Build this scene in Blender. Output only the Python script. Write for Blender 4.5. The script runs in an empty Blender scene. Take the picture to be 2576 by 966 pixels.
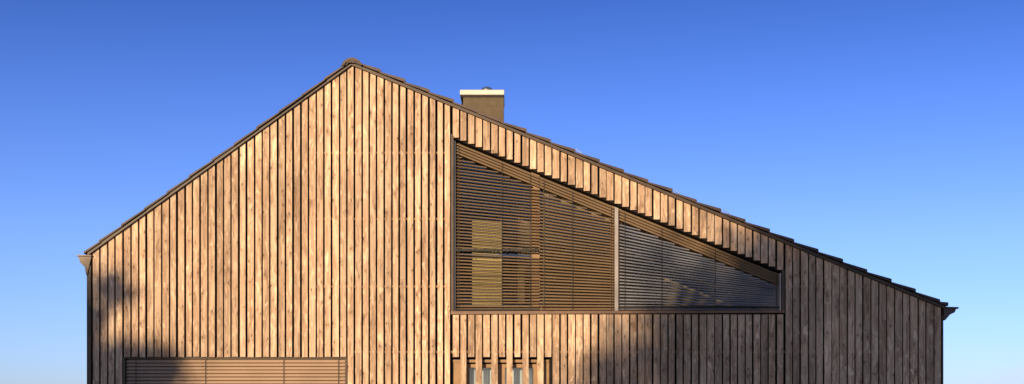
import bpy, bmesh, math, random
import numpy as np
from mathutils import Vector, Matrix
random.seed(7); np.random.seed(7)
S=0.0055; D=18.0; CZ=1.6
SUN_EL=16.0; SUN_AZ=24.0   # degrees above horizon / left of facade normal
sun_dir=Vector((-math.sin(math.radians(SUN_AZ))*math.cos(math.radians(SUN_EL)),
                -math.cos(math.radians(SUN_AZ))*math.cos(math.radians(SUN_EL)),
                math.sin(math.radians(SUN_EL))))
def X(px): return (px-1288)*S
def Z(py): return 2.0+(966-py)*S
def U(x): return x/S+1288
# ---------------------------------------------------------------- materials
def newmat(name):
    m=bpy.data.materials.new(name); m.use_nodes=True
    nt=m.node_tree; b=nt.nodes['Principled BSDF']
    return m,nt,b
def N(nt,t,**kw):
    n=nt.nodes.new(t)
    for k,v in kw.items(): setattr(n,k,v)
    return n
def math_n(nt,op,a,b=None,c=None,clamp=False):
    n=N(nt,'ShaderNodeMath',operation=op); n.use_clamp=clamp
    for i,v in enumerate((a,b,c)):
        if v is None: continue
        if isinstance(v,(int,float)): n.inputs[i].default_value=v
        else: nt.links.new(v,n.inputs[i])
    return n.outputs[0]
def mixc(nt,fac,a,b,blend='MIX'):
    n=N(nt,'ShaderNodeMix',data_type='RGBA',blend_type=blend)
    for i,v in ((0,fac),(6,a),(7,b)):
        if isinstance(v,(int,float)): n.inputs[i].default_value=v
        elif isinstance(v,tuple): n.inputs[i].default_value=(*v,1) if len(v)==3 else v
        else: nt.links.new(v,n.inputs[i])
    return n.outputs[2]
def maprange(nt,v,a,b,c=0,d=1,smooth=True):
    n=N(nt,'ShaderNodeMapRange'); 
    if smooth: n.interpolation_type='SMOOTHSTEP'
    nt.links.new(v,n.inputs[0])
    for i,q in enumerate((a,b,c,d)): n.inputs[i+1].default_value=q
    return n.outputs[0]
def wood(name,dark,mid,light,rough=0.75):
    m,nt,b=newmat(name); L=nt.links.new
    tc=N(nt,'ShaderNodeTexCoord'); geo=N(nt,'ShaderNodeNewGeometry')
    rnd=geo.outputs['Random Per Island']
    off=N(nt,'ShaderNodeCombineXYZ')
    L(math_n(nt,'MULTIPLY',rnd,37.3),off.inputs[0]); L(math_n(nt,'MULTIPLY',rnd,91.7),off.inputs[1]); L(math_n(nt,'MULTIPLY',rnd,173.1),off.inputs[2])
    add=N(nt,'ShaderNodeVectorMath',operation='ADD'); L(tc.outputs['Object'],add.inputs[0]); L(off.outputs[0],add.inputs[1])
    P=add.outputs[0]
    def scaled(s):
        v=N(nt,'ShaderNodeVectorMath',operation='MULTIPLY'); L(P,v.inputs[0]); v.inputs[1].default_value=s; return v.outputs[0]
    # knots
    sep=N(nt,'ShaderNodeSeparateXYZ'); L(scaled((6.5,6.5,3.2)),sep.inputs[0])
    cmb=N(nt,'ShaderNodeCombineXYZ'); L(math_n(nt,'ADD',sep.outputs[0],sep.outputs[1]),cmb.inputs[0]); L(sep.outputs[2],cmb.inputs[1])
    vor=N(nt,'ShaderNodeTexVoronoi',voronoi_dimensions='2D'); vor.inputs['Scale'].default_value=1.0; L(cmb.outputs[0],vor.inputs['Vector'])
    sc=N(nt,'ShaderNodeSeparateColor'); L(vor.outputs['Color'],sc.inputs[0])
    has=math_n(nt,'GREATER_THAN',sc.outputs[0],0.4)
    knot=math_n(nt,'MULTIPLY',maprange(nt,vor.outputs['Distance'],0.03,0.10,1,0),has)
    halo=math_n(nt,'MULTIPLY',maprange(nt,vor.outputs['Distance'],0.08,0.34,1,0),has)
    # grain
    gv=scaled((42,42,1.6))
    dist=N(nt,'ShaderNodeVectorMath',operation='SCALE'); cc=N(nt,'ShaderNodeCombineXYZ'); L(halo,cc.inputs[0]); L(cc.outputs[0],dist.inputs[0]); dist.inputs['Scale'].default_value=1.6
    ga=N(nt,'ShaderNodeVectorMath',operation='ADD'); L(gv,ga.inputs[0]); L(dist.outputs[0],ga.inputs[1])
    g=N(nt,'ShaderNodeTexNoise'); g.inputs['Scale'].default_value=1; g.inputs['Detail'].default_value=4; g.inputs['Distortion'].default_value=0.6; L(ga.outputs[0],g.inputs['Vector'])
    g2=N(nt,'ShaderNodeTexNoise'); g2.inputs['Scale'].default_value=1; g2.inputs['Detail'].default_value=3; L(scaled((9,9,1.1)),g2.inputs['Vector'])
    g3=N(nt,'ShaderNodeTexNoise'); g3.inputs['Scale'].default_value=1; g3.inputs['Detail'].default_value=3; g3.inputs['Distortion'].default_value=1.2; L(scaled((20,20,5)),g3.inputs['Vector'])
    wide=N(nt,'ShaderNodeTexNoise'); wide.inputs['Scale'].default_value=0.7; wide.inputs['Detail'].default_value=4; L(tc.outputs['Object'],wide.inputs['Vector'])
    c=mixc(nt,maprange(nt,g2.outputs[0],0.33,0.68),mid,light)
    c=mixc(nt,math_n(nt,'MULTIPLY',maprange(nt,g.outputs[0],0.42,0.68),0.4),c,dark)
    c=mixc(nt,math_n(nt,'MULTIPLY',maprange(nt,g3.outputs[0],0.54,0.68),0.75),c,tuple(min(1,v*1.32) for v in light))  # pale noise patches: sunlit highlights painted into the wood colour
    c=mixc(nt,math_n(nt,'MULTIPLY',maprange(nt,g3.outputs[0],0.44,0.30),0.6),c,dark)
    # per board tone + wide weathering
    tone=maprange(nt,rnd,0,1,0.74,1.2,False)
    wt=maprange(nt,wide.outputs[0],0.35,0.65,0.86,1.12)
    t=math_n(nt,'MULTIPLY',tone,wt)
    vm=N(nt,'ShaderNodeVectorMath',operation='SCALE'); L(c,vm.inputs[0]); L(t,vm.inputs['Scale'])
    c=vm.outputs[0]
    c=mixc(nt,math_n(nt,'MULTIPLY',halo,0.2),c,dark)
    c=mixc(nt,math_n(nt,'MULTIPLY',knot,0.7),c,tuple(v*0.5 for v in dark))
    L(c,b.inputs['Base Color']); b.inputs['Roughness'].default_value=rough
    b.inputs['Specular IOR Level'].default_value=0.35
    hgt=math_n(nt,'ADD',math_n(nt,'MULTIPLY',g.outputs[0],0.5),math_n(nt,'ADD',math_n(nt,'MULTIPLY',g3.outputs[0],1.0),math_n(nt,'MULTIPLY',halo,0.8)))
    bp=N(nt,'ShaderNodeBump'); bp.inputs['Strength'].default_value=0.8; bp.inputs['Distance'].default_value=0.008; L(hgt,bp.inputs['Height']); L(bp.outputs[0],b.inputs['Normal'])
    return m
def plain(name,col,rough=0.6,metal=0.0,var=0.25,scale=6.0,spec=0.5):
    m,nt,b=newmat(name); L=nt.links.new
    tc=N(nt,'ShaderNodeTexCoord'); n=N(nt,'ShaderNodeTexNoise'); n.inputs['Scale'].default_value=scale; n.inputs['Detail'].default_value=6
    L(tc.outputs['Object'],n.inputs['Vector'])
    geo=N(nt,'ShaderNodeNewGeometry')
    f=math_n(nt,'ADD',maprange(nt,n.outputs[0],0.3,0.7,1-var,1+var),maprange(nt,geo.outputs['Random Per Island'],0,1,-var*0.6,var*0.6,False))
    vm=N(nt,'ShaderNodeVectorMath',operation='SCALE'); vm.inputs[0].default_value=col; L(f,vm.inputs['Scale'])
    L(vm.outputs[0],b.inputs['Base Color']); b.inputs['Roughness'].default_value=rough; b.inputs['Metallic'].default_value=metal
    b.inputs['Specular IOR Level'].default_value=spec
    bp=N(nt,'ShaderNodeBump'); bp.inputs['Strength'].default_value=0.25; bp.inputs['Distance'].default_value=0.004; L(n.outputs[0],bp.inputs['Height']); L(bp.outputs[0],b.inputs['Normal'])
    return m
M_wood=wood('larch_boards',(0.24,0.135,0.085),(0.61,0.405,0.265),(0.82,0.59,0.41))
M_batten=wood('spruce_batten',(0.18,0.10,0.05),(0.26,0.15,0.075),(0.34,0.20,0.10))
M_membrane=plain('black_membrane',(0.012,0.010,0.010),0.9)
M_trim=plain('dark_bronze_trim',(0.09,0.06,0.042),0.5,0.0,0.2)
M_sill=plain('brown_sill',(0.22,0.13,0.085),0.5,0.0,0.15)
M_tile=plain('clay_tile',(0.085,0.055,0.045),0.55,0.0,0.3)
M_gutter=plain('gutter_metal',(0.10,0.075,0.06),0.45,0.3,0.15)
M_slat=plain('blind_slat',(0.36,0.26,0.165),0.42,0.15,0.06,2.0)
M_slat3=plain('silver_blind_slat',(0.55,0.56,0.60),0.35,0.3,0.06,2.0)
M_slatw=plain('lower_blind_slat',(0.50,0.35,0.24),0.5,0.1,0.06,2.0)
M_frame=plain('window_frame_wood',(0.36,0.22,0.11),0.5,0,0.15)
M_rail=plain('guide_rail_metal',(0.46,0.42,0.38),0.35,0.4,0.1)
M_chim=plain('chimney_render',(0.15,0.115,0.072),0.85,0,0.12,12)
M_cap=plain('chimney_cap_metal',(0.80,0.73,0.64),0.4,0.05,0.06)
M_steel=plain('steel',(0.6,0.6,0.6),0.3,0.9,0.05)
M_screw=plain('screw_heads',(0.42,0.36,0.30),0.5,0.4,0.05)
M_dark=plain('dark_cord',(0.02,0.018,0.016),0.6)
M_sunpatch=plain('sunlit_patch_panel',(0.88,0.66,0.30),0.9,0,0.05)  # golden tone of sunlight put into the panel colour
M_curt2=plain('brown_roller',(0.46,0.33,0.19),0.9,0,0.08)
M_white=plain('white_curtain',(0.82,0.86,0.94),0.9,0,0.05)
M_room=plain('room_wall',(0.46,0.33,0.21),0.9,0,0.05)
M_ceil=plain('room_ceiling',(0.8,0.62,0.40),0.9,0,0.05)
M_bark=plain('bark',(0.10,0.07,0.05),0.9,0,0.3)
# glass
m,nt,b=newmat('window_glass'); nt.nodes.remove(b)
fr=N(nt,'ShaderNodeFresnel'); fr.inputs[0].default_value=1.5
tr=N(nt,'ShaderNodeBsdfTransparent'); tr.inputs[0].default_value=(0.9,0.93,0.92,1)
gl=N(nt,'ShaderNodeBsdfGlossy'); gl.inputs['Roughness'].default_value=0.01
mx=N(nt,'ShaderNodeMixShader'); nt.links.new(math_n(nt,'MULTIPLY',fr.outputs[0],2.2),mx.inputs[0]); nt.links.new(tr.outputs[0],mx.inputs[1]); nt.links.new(gl.outputs[0],mx.inputs[2])
nt.links.new(mx.outputs[0],nt.nodes['Material Output'].inputs[0]); M_glass=m
# leaves
m,nt,b=newmat('leaves'); geo=N(nt,'ShaderNodeNewGeometry')
nt.links.new(mixc(nt,geo.outputs['Random Per Island'],(0.035,0.07,0.02),(0.09,0.12,0.03)),b.inputs['Base Color']); b.inputs['Roughness'].default_value=0.6; M_leaf=m
# grass ground
m,nt,b=newmat('meadow'); tc=N(nt,'ShaderNodeTexCoord')
n1=N(nt,'ShaderNodeTexNoise'); n1.inputs['Scale'].default_value=0.3; n1.inputs['Detail'].default_value=8; nt.links.new(tc.outputs['Object'],n1.inputs['Vector'])
n2=N(nt,'ShaderNodeTexNoise'); n2.inputs['Scale'].default_value=25; n2.inputs['Detail'].default_value=6; nt.links.new(tc.outputs['Object'],n2.inputs['Vector'])
c=mixc(nt,maprange(nt,n1.outputs[0],0.35,0.65),(0.05,0.08,0.025),(0.12,0.12,0.05)); c=mixc(nt,maprange(nt,n2.outputs[0],0.4,0.7),c,(0.03,0.045,0.015))
nt.links.new(c,b.inputs['Base Color']); b.inputs['Roughness'].default_value=0.95
bp=N(nt,'ShaderNodeBump'); bp.inputs['Distance'].default_value=0.05; nt.links.new(n2.outputs[0],bp.inputs['Height']); nt.links.new(bp.outputs[0],b.inputs['Normal']); M_grass=m
# ---------------------------------------------------------------- geometry helpers
house=bpy.data.objects.new('timber_clad_house',None); bpy.context.collection.objects.link(house)
def mesh_obj(name,verts,faces,mat,parent=house,smooth=False):
    me=bpy.data.meshes.new(name); me.from_pydata(verts,[],faces); me.update()
    bm=bmesh.new(); bm.from_mesh(me); bmesh.ops.recalc_face_normals(bm,faces=bm.faces); bm.to_mesh(me); bm.free()
    o=bpy.data.objects.new(name,me); bpy.context.collection.objects.link(o); me.materials.append(mat)
    if parent: o.parent=parent
    if smooth:
        for p in me.polygons: p.use_smooth=True
    return o
class MB:
    def __init__(s): s.v=[]; s.f=[]
    def prism(s,poly,y0,y1):      # poly = list of (px,py) on facade plane scale
        n=len(poly); b=len(s.v)
        for y in (y0,y1):
            for p in poly: s.v.append((X(p[0]),y,Z(p[1])))
        s.f.append(tuple(range(b,b+n))); s.f.append(tuple(range(b+2*n-1,b+n-1,-1)))
        for i in range(n):
            j=(i+1)%n; s.f.append((b+i,b+n+i,b+n+j,b+j))
    def rect(s,x0,y0,x1,y1,a,b): s.prism([(x0,y0),(x1,y0),(x1,y1),(x0,y1)],a,b)
    def box(s,p,q):
        b=len(s.v)
        for z in (p[2],q[2]):
            for (x,y) in ((p[0],p[1]),(q[0],p[1]),(q[0],q[1]),(p[0],q[1])): s.v.append((x,y,z))
        s.f+= [(b,b+1,b+2,b+3),(b+4,b+5,b+6,b+7),(b,b+1,b+5,b+4),(b+1,b+2,b+6,b+5),(b+2,b+3,b+7,b+6),(b+3,b,b+4,b+7)]
    def quad(s,a,b_,c,d):
        b=len(s.v); s.v+=[a,b_,c,d]; s.f.append((b,b+1,b+2,b+3))
    def make(s,name,mat,parent=house): return mesh_obj(name,s.v,s.f,mat,parent)
RX,RY=885,158
SL=(637-RY)/(RX-220); SR=(770-RY)/(2375-RX)
def roof(x): return RY+(RX-x)*SL if x<RX else RY+(x-RX)*SR
WT=lambda x:337+(x-1135)*(678-337)/(1972-1135)    # big window head line
GB=966+2.0/S-12   # py of the ground-ish board bottom
DEPTH=10.0
# ---------------------------------------------------------------- cladding boards
bd=MB(); sc=MB()
ROWS=[215,383,550,720,885,1050,1215]
def board(x0,x1,ytop,ybot,slant_top=True,front=None):
    f=random.uniform(-0.004,0.004) if front is None else front
    if slant_top and x0<RX<x1:
        poly=[(x0,roof(x0)+8),(RX,RY+8),(x1,roof(x1)+8),(x1,ybot),(x0,ybot)]
    elif slant_top:
        poly=[(x0,roof(x0)+8),(x1,roof(x1)+8),(x1,ybot),(x0,ybot)]
    else: poly=[(x0,ytop),(x1,ytop),(x1,ybot),(x0,ybot)]
    bd.prism(poly,f,f+0.024)
    xm=(x0+x1)/2; yt=roof(xm)+14 if slant_top else ytop
    for r in ROWS:
        if yt+4<r<ybot-4:
            for dx in (-3.4,3.4):
                cx,cz=X(xm+dx),Z(r+random.uniform(-.8,.8)); b=len(sc.v); R=0.004
                for k in range(6): sc.v.append((cx+R*math.cos(k*1.047),f-0.0015,cz+R*math.sin(k*1.047)))
                sc.f.append(tuple(range(b,b+6)))
def zone(xa,xb,gap,fn):
    n=round((xb-xa)/19.35); p=(xb-xa)/n
    for i in range(n):
        g=gap+random.uniform(-1.2,1.2); j=random.uniform(-.8,.8)
        fn(xa+i*p+g/2+j,xa+(i+1)*p-g/2+j,i)
def fA(x0,x1,i):
    if x1>313 and x0<871: board(x0,x1,0,898+random.uniform(-.6,.6))
    else: board(x0,x1,0,GB)
zone(232,873,4.8,fA)
zone(873,1135,4.8,lambda a,b,i: board(a,b,0,GB))
def fC(x0,x1,i):
    xm=(x0+x1)/2
    board(x0,x1,0,WT(xm)+4)
    if x0<1383:
        if i%2==0: board(x0,x1,791,898,False)
        else: board(x0,x1,791,GB,False)
    else: board(x0,x1,791,GB,False)
zone(1137,1972,3.8,fC)
zone(1974,2369,3.4,lambda a,b,i: board(a,b,0,GB))
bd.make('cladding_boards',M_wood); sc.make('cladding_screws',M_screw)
# side wall boards
sb=MB()
y=0.06
while y<DEPTH-0.1:
    sb.box((X(224),y,0.12),(X(224)+0.024,y+0.085,Z(640)))
    sb.box((X(2370)-0.024,y,0.12),(X(2370),y+0.085,Z(775)))
    y+=0.106
sb.make('side_wall_boards',M_wood)
# battens behind boards
bt=MB()
for r in ROWS[:]:
    hh=2.6
    def seg(a,b):
        if b-a>4: bt.rect(a,r-hh,b,r+hh,0.0295,0.055)
    xl=max(790, RX-(r+0-RY-24)/SL) ; xr=min(2364, RX+(r-RY-24)/SR)
    if r in (383,550,720):
        seg(xl,1130)
        if r==720: seg(1976,xr)
    elif r==885: seg(xl+85,xr)
    elif r>900: seg(238,311); seg(874,1134); seg(1386,xr)
bt.make('battens',M_batten)
# backing wall
wl=MB()
def wstrip(xa,xb,ops,y0,y1):
    cur=(roof(xa)+6,roof(xb)+6)
    for t,bm_ in ops:
        wl.prism([(xa,cur[0]),(xb,cur[1]),(xb,t[1]),(xa,t[0])],y0,y1); cur=bm_
    if cur[0]<GB: wl.prism([(xa,cur[0]),(xb,cur[1]),(xb,GB+10),(xa,GB+10)],y0,y1)
e=GB+11
for (y0,y1) in ((0.062,0.34),):
    wstrip(228,313,[],y0,y1)
    wstrip(313,871,[((898,898),(e,e))],y0,y1)
    wstrip(871,RX,[],y0,y1); wstrip(RX,1137,[],y0,y1)
    wstrip(1137,1383,[((WT(1137),WT(1383)),(790,790)),((899,899),(e,e))],y0,y1)
    wstrip(1383,1972,[((WT(1383),WT(1972)),(790,790))],y0,y1)
    wstrip(1972,2364,[],y0,y1)
wl.box((X(224)+0.03,0.345,0),(X(224)+0.2,DEPTH-0.2,Z(650)))
wl.box((X(2370)-0.2,0.345,0),(X(2370)-0.03,DEPTH-0.2,Z(782)))
wl.prism([(228,roof(228)+8),(RX,RY+8),(2366,roof(2366)+8),(2366,GB+10),(228,GB+10)],DEPTH-0.19,DEPTH)
wl.make('wall_core',M_membrane)
ct=MB()
ct.rect(219,668,229,GB+8,-0.012,0.055); ct.rect(2369.8,792,2373,GB+8,-0.004,0.05)
ct.make('corner_trim',M_trim)
# ---------------------------------------------------------------- roof
rf=MB()
rf.prism([(222,roof(222)),(RX,RY),(RX,RY+7),(222,roof(222)+7.5)],-0.035,DEPTH+0.1)
rf.prism([(RX,RY),(2377,roof(2377)),(2377,roof(2377)+7),(RX,RY+7)],-0.035,DEPTH+0.1)
rf.make('roof_verge',M_trim)
tl=MB()
x=RX+10; 
while x<2372:
    x2=min(x+64,2382)
    j=random.uniform(-1.2,1.2)
    tl.prism([(x,roof(x)-4.0),(x2-2,roof(x2-2)-11+j),(x2,roof(x2)-10+j),(x2,roof(x2)-3+j),(x,roof(x)-0.6)],-0.06+random.uniform(-.012,.008),DEPTH+0.12)
    x+=61.0
x=RX-8
while x>222:
    x2=max(x-60.5,214); j=random.uniform(-.8,.8)
    tl.prism([(x,roof(x)-4.0),(x,roof(x)-0.6),(x2,roof(x2)-2.2+j),(x2,roof(x2)-8+j)],-0.06+random.uniform(-.012,.008),DEPTH+0.12)
    x-=56.5
tl.make('roof_tiles',M_tile)
rd=MB()
rd.prism([(860,168),(868,156),(880,149),(893,149),(905,155),(914,167),(908,168),(900,160),(890,156),(882,156),(872,161),(866,169)],-0.085,DEPTH+0.14)
rd.prism([(876,157),(890,155.5),(897,162),(885,160),(873,162)],-0.075,DEPTH)
rd.make('ridge_tiles',M_tile)
hk=MB()
for (a,b_) in ((1452,1),(1700,1),(1825,1)):
    for k in range(3):
        xx=a+k*6-4; hk.rect(xx,roof(xx)-15,xx+3,roof(xx)-11,0.0+0.03*k,0.02+0.03*k)
hk.make('snow_hooks',M_steel)
gt=MB()
gt.prism([(199,645),(231,644),(231,648),(227,664),(221,692),(218,692),(215,672),(203,661)],-0.03,DEPTH)
gt.prism([(196,642),(232,642),(232,645),(196,646)],-0.045,DEPTH)
gt.prism([(2373,775),(2404,776),(2400,786),(2388,792),(2376,806),(2373,806)],-0.03,DEPTH)
gt.prism([(2378,772),(2409,773),(2409,777),(2378,776)],-0.045,DEPTH)
gt.make('gutters',M_gutter)
# ---------------------------------------------------------------- chimney
cy0,cy1=1.6,2.35
def PP(px,py,y):
    f=(D+y)/D; return (X(px)*f, CZ+(Z(py)-CZ)*f)
x0,z1=PP(1165,242,cy0); x1,_=PP(1267,242,cy0)
ch=MB(); ch.box((x0,cy0,4.0),(x1,cy1,z1)); ch.make('chimney_stack',M_chim)
cp=MB(); a0,zt=PP(1157,226,cy0-0.03); a1,_=PP(1268.5,226,cy0-0.03)
cp.box((a0,cy0-0.04,z1+0.012),(a1,cy1+0.04,zt)); 
o=cp.make('chimney_cap',M_cap); bv=o.modifiers.new('b','BEVEL'); bv.width=0.006
cp=MB(); cp.box((a0+0.02,cy0-0.02,z1-0.012),(a1-0.015,cy1+0.02,z1+0.011)); cp.make('chimney_cap_joint',M_dark)
bm=bmesh.new(); bmesh.ops.create_uvsphere(bm,u_segments=24,v_segments=10,radius=0.10)
for v in bm.verts: v.co.z=max(v.co.z*0.75,-0.02)
me=bpy.data.meshes.new('cowl'); bm.to_mesh(me); bm.free(); o=bpy.data.objects.new('chimney_cowl',me); bpy.context.collection.objects.link(o)
o.location=(PP(1225,0,2.0)[0],1.95,zt+0.065); me.materials.append(M_steel); o.parent=house
ck=MB(); cx_=PP(1225,0,2.0)[0]; n=16
for z_ in (zt-0.02,zt+0.05):
    for k in range(n): ck.v.append((cx_+0.07*math.cos(k*2*math.pi/n),1.95+0.07*math.sin(k*2*math.pi/n),z_))
for k in range(n): ck.f.append((k,(k+1)%n,n+(k+1)%n,n+k))
ck.make('chimney_flue',M_steel)
# ---------------------------------------------------------------- big trapezoid window
XL,XR,YB=1137,1972,788
fm=MB()
fm.prism([(XL-3,WT(XL)-1),(XL+4,WT(XL)+3),(XL+4,YB),(XL-3,YB)],-0.006,0.30)
fm.rect(XR-5,WT(XR)+1,XR+2,YB,-0.006,0.30)
fm.make('window_surround',M_trim)
fm=MB(); fm.prism([(XL-3,YB-5),(XR+2,YB-7),(XR+2,YB-1),(XL-3,YB+3)],-0.022,0.30); fm.make('window_sill',M_sill)
tp=MB(); tp.prism([(XL+4,WT(XL+4)+1),(XR-5,WT(XR-5)+1),(XR-5,WT(XR-5)+7),(XL+4,WT(XL+4)+7)],0.03,0.30); tp.make('window_head_lining',M_membrane)
fr=MB()
def postf(x0,x1,y0,y1,off=10): fr.prism([(x0,WT(x0)+off),(x1,WT(x1)+off),(x1,YB-6),(x0,YB-6)],y0,y1)
postf(1337,1358,0.118,0.20); postf(XL+5,XL+19,0.16,0.22); postf(1538,1566,0.16,0.22); postf(XR-18,XR-6,0.16,0.22)
fr.prism([(XL+19,WT(XL+19)+12),(XR-18,WT(XR-18)+12),(XR-18,WT(XR-18)+34),(XL+19,WT(XL+19)+34)],0.162,0.218)
fr.rect(XL+19,YB-22,XR-18,YB-7,0.162,0.218)
fr.make('window_frame',M_frame)
gr=MB()
def rail(x0,x1,y0,y1,off): gr.prism([(x0,WT(x0)+off),(x1,WT(x1)+off),(x1,YB-6),(x0,YB-6)],y0,y1)
rail(1547,1556,0.04,0.13,14); rail(XL+5,XL+8,0.04,0.13,12); rail(XR-9,XR-6,0.04,0.13,12)
gr.make('blind_guide_rails',M_rail)
sl=MB(); sl3=MB()
def slat(xa,xb,ya,yb,h,y0=0.065,y1=0.11,m=None):
    m=m or sl
    zs=[(y0,0.5),((y0+y1)/2,-0.08),(y1,-0.5)]
    for (p,q) in zip(zs[:-1],zs[1:]):
        m.quad((X(xa),p[0],Z(ya+p[1]*h)),(X(xb),p[0],Z(yb+p[1]*h)),(X(xb),q[0],Z(yb+q[1]*h)),(X(xa),q[0],Z(ya+q[1]*h)))
def pane(xa,xb,pitch,smax,h,skip=None,m=None):
    for k in range(4):
        o_=16+k*7.4; slat(xa,xb,WT(xa)+o_,WT(xb)+o_,7.0)
    top=lambda x:WT(x)+45
    N_=int((YB-12-top(xa))/pitch)
    for k in range(N_+1):
        s=smax*(k/N_); ya=YB-12-k*pitch
        if skip and skip(ya): continue
        den=0.4074-s
        xc=xa+(ya-top(xa))/den if den>0 else xb
        tx=min(xb,xc)
        if tx-xa<3: continue
        jj=random.uniform(-.4,.4)
        slat(xa,tx,ya+jj,ya+s*(tx-xa)+jj,h+random.uniform(-.3,.3),m=m)
pane(1146,1356,8.2,0.15,4.0,lambda y: abs(y-627)<5)
pane(1357,1545,8.2,0.22,4.4)
pane(1558,1963,8.2,0.26,4.2,m=sl3)
sl.make('window_blind_slats',M_slat); sl3.make('window_blind_slats_silver',M_slat3)
cd=MB()
for x in (1152,1262,1333,1368,1440,1538,1572,1665,1800,1955): cd.prism([(x,WT(x)+18),(x+1.2,WT(x)+18),(x+1.2,YB-8),(x,YB-8)],0.058,0.062)
# scalloped black rail where the left blind is split
for k in range(27):
    xx=1146+k*7.7; w=1.6*math.sin(k*1.9); cd.prism([(xx,624+w),(xx+7.7,625+w),(xx+7.7,631-w),(xx,630+w)],0.058,0.112)
cd.rect(1146,776,1356,780,0.06,0.1); cd.rect(1558,769,1963,773,0.06,0.1)
cd.make('blind_cords_and_rails',M_dark)
gs=MB(); gs.prism([(XL+6,WT(XL)+14),(XR-8,WT(XR)+10),(XR-8,YB-8),(XL+6,YB-8)],0.19,0.196); gs.make('window_glass',M_glass)
# interior room (all below the roof slab)
rm=MB()
F2=966+2.0/S-2.55/S
for (a,b_,y0,y1) in ((XL-44,XR+44,2.0,2.05),(XL-50,XL-44,0.36,2.0),(XR+44,XR+50,0.36,2.0)):
    rm.prism([(a,roof(a)+12),(b_,roof(b_)+12),(b_,F2),(a,F2)],y0,y1)
rm.box((X(XL-43),0.36,2.55),(X(XR+43),1.99,2.62))
rm.make('room_walls',M_room)
cl=MB(); cl.prism([(XL-40,WT(XL-40)-2),(XR+40,WT(XR+40)-2),(XR+40,WT(XR+40)-10),(XL-40,WT(XL-40)-10)],0.345,1.99); cl.make('room_ceiling',M_ceil)
cu=MB(); cu.rect(1186,548,1262,783,0.30,0.305); cu.make('sunlit_patch_panel',M_sunpatch)  # added panel standing in for a golden patch of sunlit interior wall
cu=MB(); cu.prism([(1357,WT(1357)+20),(1546,WT(1546)+20),(1546,784),(1357,784)],0.24,0.245); cu.make('brown_roller_screen',M_curt2)
# ---------------------------------------------------------------- lower left window with blind
lb=MB(); lb.rect(309,898,314.5,GB,-0.004,0.25); lb.rect(868.5,899,872.5,GB,-0.004,0.25); lb.rect(314.5,898.5,868.5,902,0.026,0.25)
lb.make('lower_window_surround',M_trim)
sl=MB(); yy=908
while yy<GB-6:
    slat(316,867,yy,yy,7.6,0.03,0.062); yy+=8.8
sl.make('lower_window_blind_slats',M_slatw)
cd=MB()
for x in (340,515,712,850): cd.rect(x,902,x+1.3,GB,0.022,0.027)
cd.make('lower_blind_cords',M_dark)
lg=MB(); lg.rect(315,902,868,GB,0.2,0.21); lg.make('lower_window_glass',M_glass)
lr=MB(); lr.rect(300,890,900,GB,1.5,1.55); lr.make('lower_room_wall',M_room)
# lower middle window
wf=MB(); T=904
wf.rect(1138,T,1382,T+7,0.09,0.3); wf.rect(1138,T+7,1172,GB,0.10,0.3); wf.rect(1350,T+7,1382,GB,0.10,0.3)
wf.rect(1172,T+11,1350,T+20,0.13,0.28); wf.rect(1172,T+20,1180,GB,0.13,0.28); wf.rect(1342,T+20,1350,GB,0.13,0.28); wf.rect(1252,T+20,1270,GB,0.13,0.28)
wf.make('lower_middle_window_frame',M_frame)
wf=MB(); wf.rect(1179,T+18,1343,GB,0.2,0.206); wf.make('lower_middle_window_glass',M_glass)
wc=MB()
n=40
for k in range(n):
    xx=1180+k*162/n; d=0.02*math.sin(k*1.7)
    wc.quad((X(xx),0.24+d,Z(T+19)),(X(xx+162/n),0.24+0.02*math.sin((k+1)*1.7),Z(T+19)),(X(xx+162/n),0.24+0.02*math.sin((k+1)*1.7),0.05),(X(xx),0.24+d,0.05))
wc.make('white_curtains',M_white)
pl=MB(); pl.box((X(226),0.02,-0.2),(X(2368),0.06,0.10)); pl.make('plinth',M_trim)
# ---------------------------------------------------------------- ground
g=MB(); g.quad((-600,-600,0),(600,-600,0),(600,600,0),(-600,600,0)); g.make('meadow_ground',M_grass,None)
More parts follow.
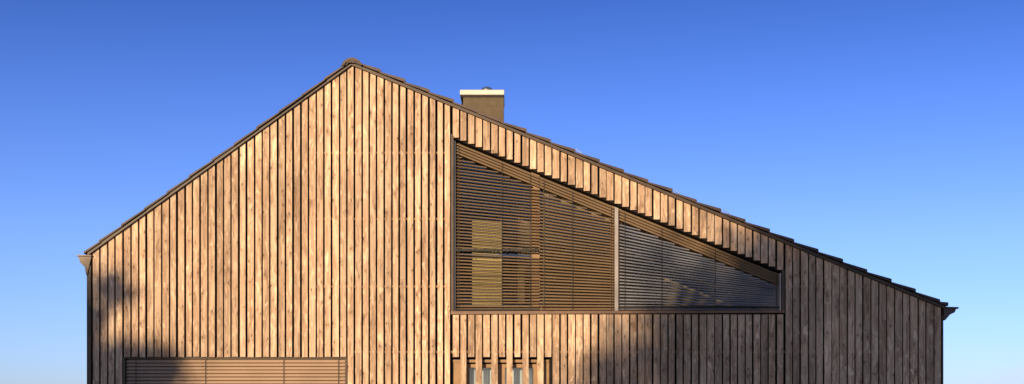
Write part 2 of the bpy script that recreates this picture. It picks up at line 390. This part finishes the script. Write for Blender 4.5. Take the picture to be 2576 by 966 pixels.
# ---------------------------------------------------------------- trees behind the viewer that shade the facade
def tree(cpx,cpy,rx,rz,t,ry,nleaf,leaf,seed,spread):
    rng=np.random.RandomState(seed)
    c=Vector((X(cpx),0,Z(cpy)))+sun_dir*t
    root=bpy.data.objects.new('leafy_tree',None); bpy.context.collection.objects.link(root)
    v=[];f=[]
    ncl=int(70*max(1,rx*rz/3))
    cl=[]
    while len(cl)<ncl:
        p=rng.uniform(-1,1,3)
        r=np.linalg.norm(p)
        if r<1.0 : cl.append(p)
    cl=np.array(cl)
    for i in range(nleaf):
        k=rng.randint(len(cl)); p=cl[k]*np.array([rx,ry,rz])*0.93+rng.normal(0,spread,3)
        a=rng.normal(0,1,3); a/=np.linalg.norm(a); b_=np.cross(a,rng.normal(0,1,3)); b_/=np.linalg.norm(b_)
        L_=leaf*rng.uniform(.7,1.3); w=L_*0.6; q=np.array(c)+p; n0=len(v)
        v+= [tuple(q-a*L_/2),tuple(q+b_*w/2),tuple(q+a*L_/2),tuple(q-b_*w/2)]; f.append((n0,n0+1,n0+2,n0+3))
    me=bpy.data.meshes.new('foliage'); me.from_pydata(v,[],f); me.update(); me.materials.append(M_leaf)
    o=bpy.data.objects.new('foliage',me); bpy.context.collection.objects.link(o); o.parent=root
    v=[];f=[]
    def limb(p,q,r0,r1):
        p=Vector(p);q=Vector(q); ax=(q-p).normalized(); u=ax.orthogonal().normalized(); w=ax.cross(u); b0=len(v)
        for (s,r) in ((p,r0),((p+q)/2+u*r0*0.4,(r0+r1)/2),(q,r1)):
            for k in range(8): v.append(tuple(s+u*r*math.cos(k*math.pi/4)+w*r*math.sin(k*math.pi/4)))
        for ring in range(2):
            for k in range(8): f.append((b0+ring*8+k,b0+ring*8+(k+1)%8,b0+ring*8+8+(k+1)%8,b0+ring*8+8+k))
    limb((c.x,c.y,-0.1),(c.x,c.y,c.z-rz*0.5),0.22,0.14); limb((c.x,c.y,c.z-rz*0.5),(c.x+.1,c.y,c.z+rz*0.7),0.14,0.03)
    for k in range(12):
        a=k*2.4; h=c.z-rz*0.6+k*rz*0.09
        limb((c.x,c.y,h),(c.x+rx*.7*math.cos(a),c.y+ry*.7*math.sin(a),h+rz*0.35),0.07,0.015)
    t_=mesh_obj('trunk_and_limbs',v,f,M_bark,root,True)
tree(2230,1050,750*S,500*S,32,2.4,36000,0.20,3,0.36)
tree(225,1235,300*S,585*S,24,1.1,26000,0.15,5,0.16)
# ---------------------------------------------------------------- world, sun, camera
w=bpy.data.worlds.new('World'); bpy.context.scene.world=w; w.use_nodes=True; nt=w.node_tree
bg=nt.nodes['Background']
sky=N(nt,'ShaderNodeTexSky',sky_type='NISHITA'); sky.sun_disc=False
sky.sun_elevation=math.radians(SUN_EL); sky.sun_rotation=math.atan2(sun_dir.x,sun_dir.y)%(2*math.pi)
sky.air_density=1.0; sky.dust_density=0.3; sky.ozone_density=3.0
tc=N(nt,'ShaderNodeTexCoord'); sp=N(nt,'ShaderNodeSeparateXYZ'); nt.links.new(tc.outputs['Generated'],sp.inputs[0])
cr=N(nt,'ShaderNodeValToRGB'); nt.links.new(sp.outputs[2],cr.inputs[0])
cr.color_ramp.elements[0].position=0.0; cr.color_ramp.elements[0].color=(0.60,0.74,1.32,1)
cr.color_ramp.elements[1].position=0.34; cr.color_ramp.elements[1].color=(0.17,0.30,0.72,1)
el=cr.color_ramp.elements.new(0.13); el.color=(0.56,0.66,1.2,1)
el=cr.color_ramp.elements.new(0.23); el.color=(0.38,0.50,1.03,1)
side=maprange(nt,sp.outputs[1],-0.2,0.4)
mul=mixc(nt,side,(0.42,0.42,0.56),cr.outputs[0])
skc=mixc(nt,1.0,sky.outputs[0],mul,'MULTIPLY')
mp=N(nt,'ShaderNodeMapping'); mp.inputs['Rotation'].default_value=(0,0.35,0); mp.inputs['Scale'].default_value=(5,5,34); nt.links.new(tc.outputs['Generated'],mp.inputs[0])
cn=N(nt,'ShaderNodeTexNoise'); cn.inputs['Scale'].default_value=1.6; cn.inputs['Detail'].default_value=5; cn.inputs['Distortion'].default_value=0.8; nt.links.new(mp.outputs[0],cn.inputs['Vector'])
msk=math_n(nt,'MULTIPLY',maprange(nt,sp.outputs[0],0.31,0.37),maprange(nt,sp.outputs[2],0.065,0.02))
cf=math_n(nt,'MULTIPLY',math_n(nt,'MULTIPLY',maprange(nt,cn.outputs[0],0.42,0.66),msk),0.45)
skc=mixc(nt,cf,skc,(4.6,5.0,5.8))
nt.links.new(skc,bg.inputs[0]); bg.inputs[1].default_value=0.15
sd=bpy.data.lights.new('sun','SUN'); sd.energy=5.0; sd.angle=math.radians(0.6); sd.color=(1.0,0.74,0.45)
so=bpy.data.objects.new('sun',sd); bpy.context.collection.objects.link(so); so.rotation_euler=sun_dir.to_track_quat('Z','Y').to_euler(); so.location=(0,-30,20)
cam=bpy.data.cameras.new('camera'); co=bpy.data.objects.new('camera',cam); bpy.context.collection.objects.link(co)
co.location=(0,-D,CZ); co.rotation_euler=(math.radians(90),0,0)
W=2576*S; cam.sensor_width=36; cam.lens=36*D/W; cam.shift_y=(Z(483)-CZ)/W; cam.clip_end=2000
bpy.context.scene.camera=co
vs=bpy.context.scene.view_settings; vs.view_transform='Standard'; vs.look='None'; vs.exposure=0; vs.gamma=1
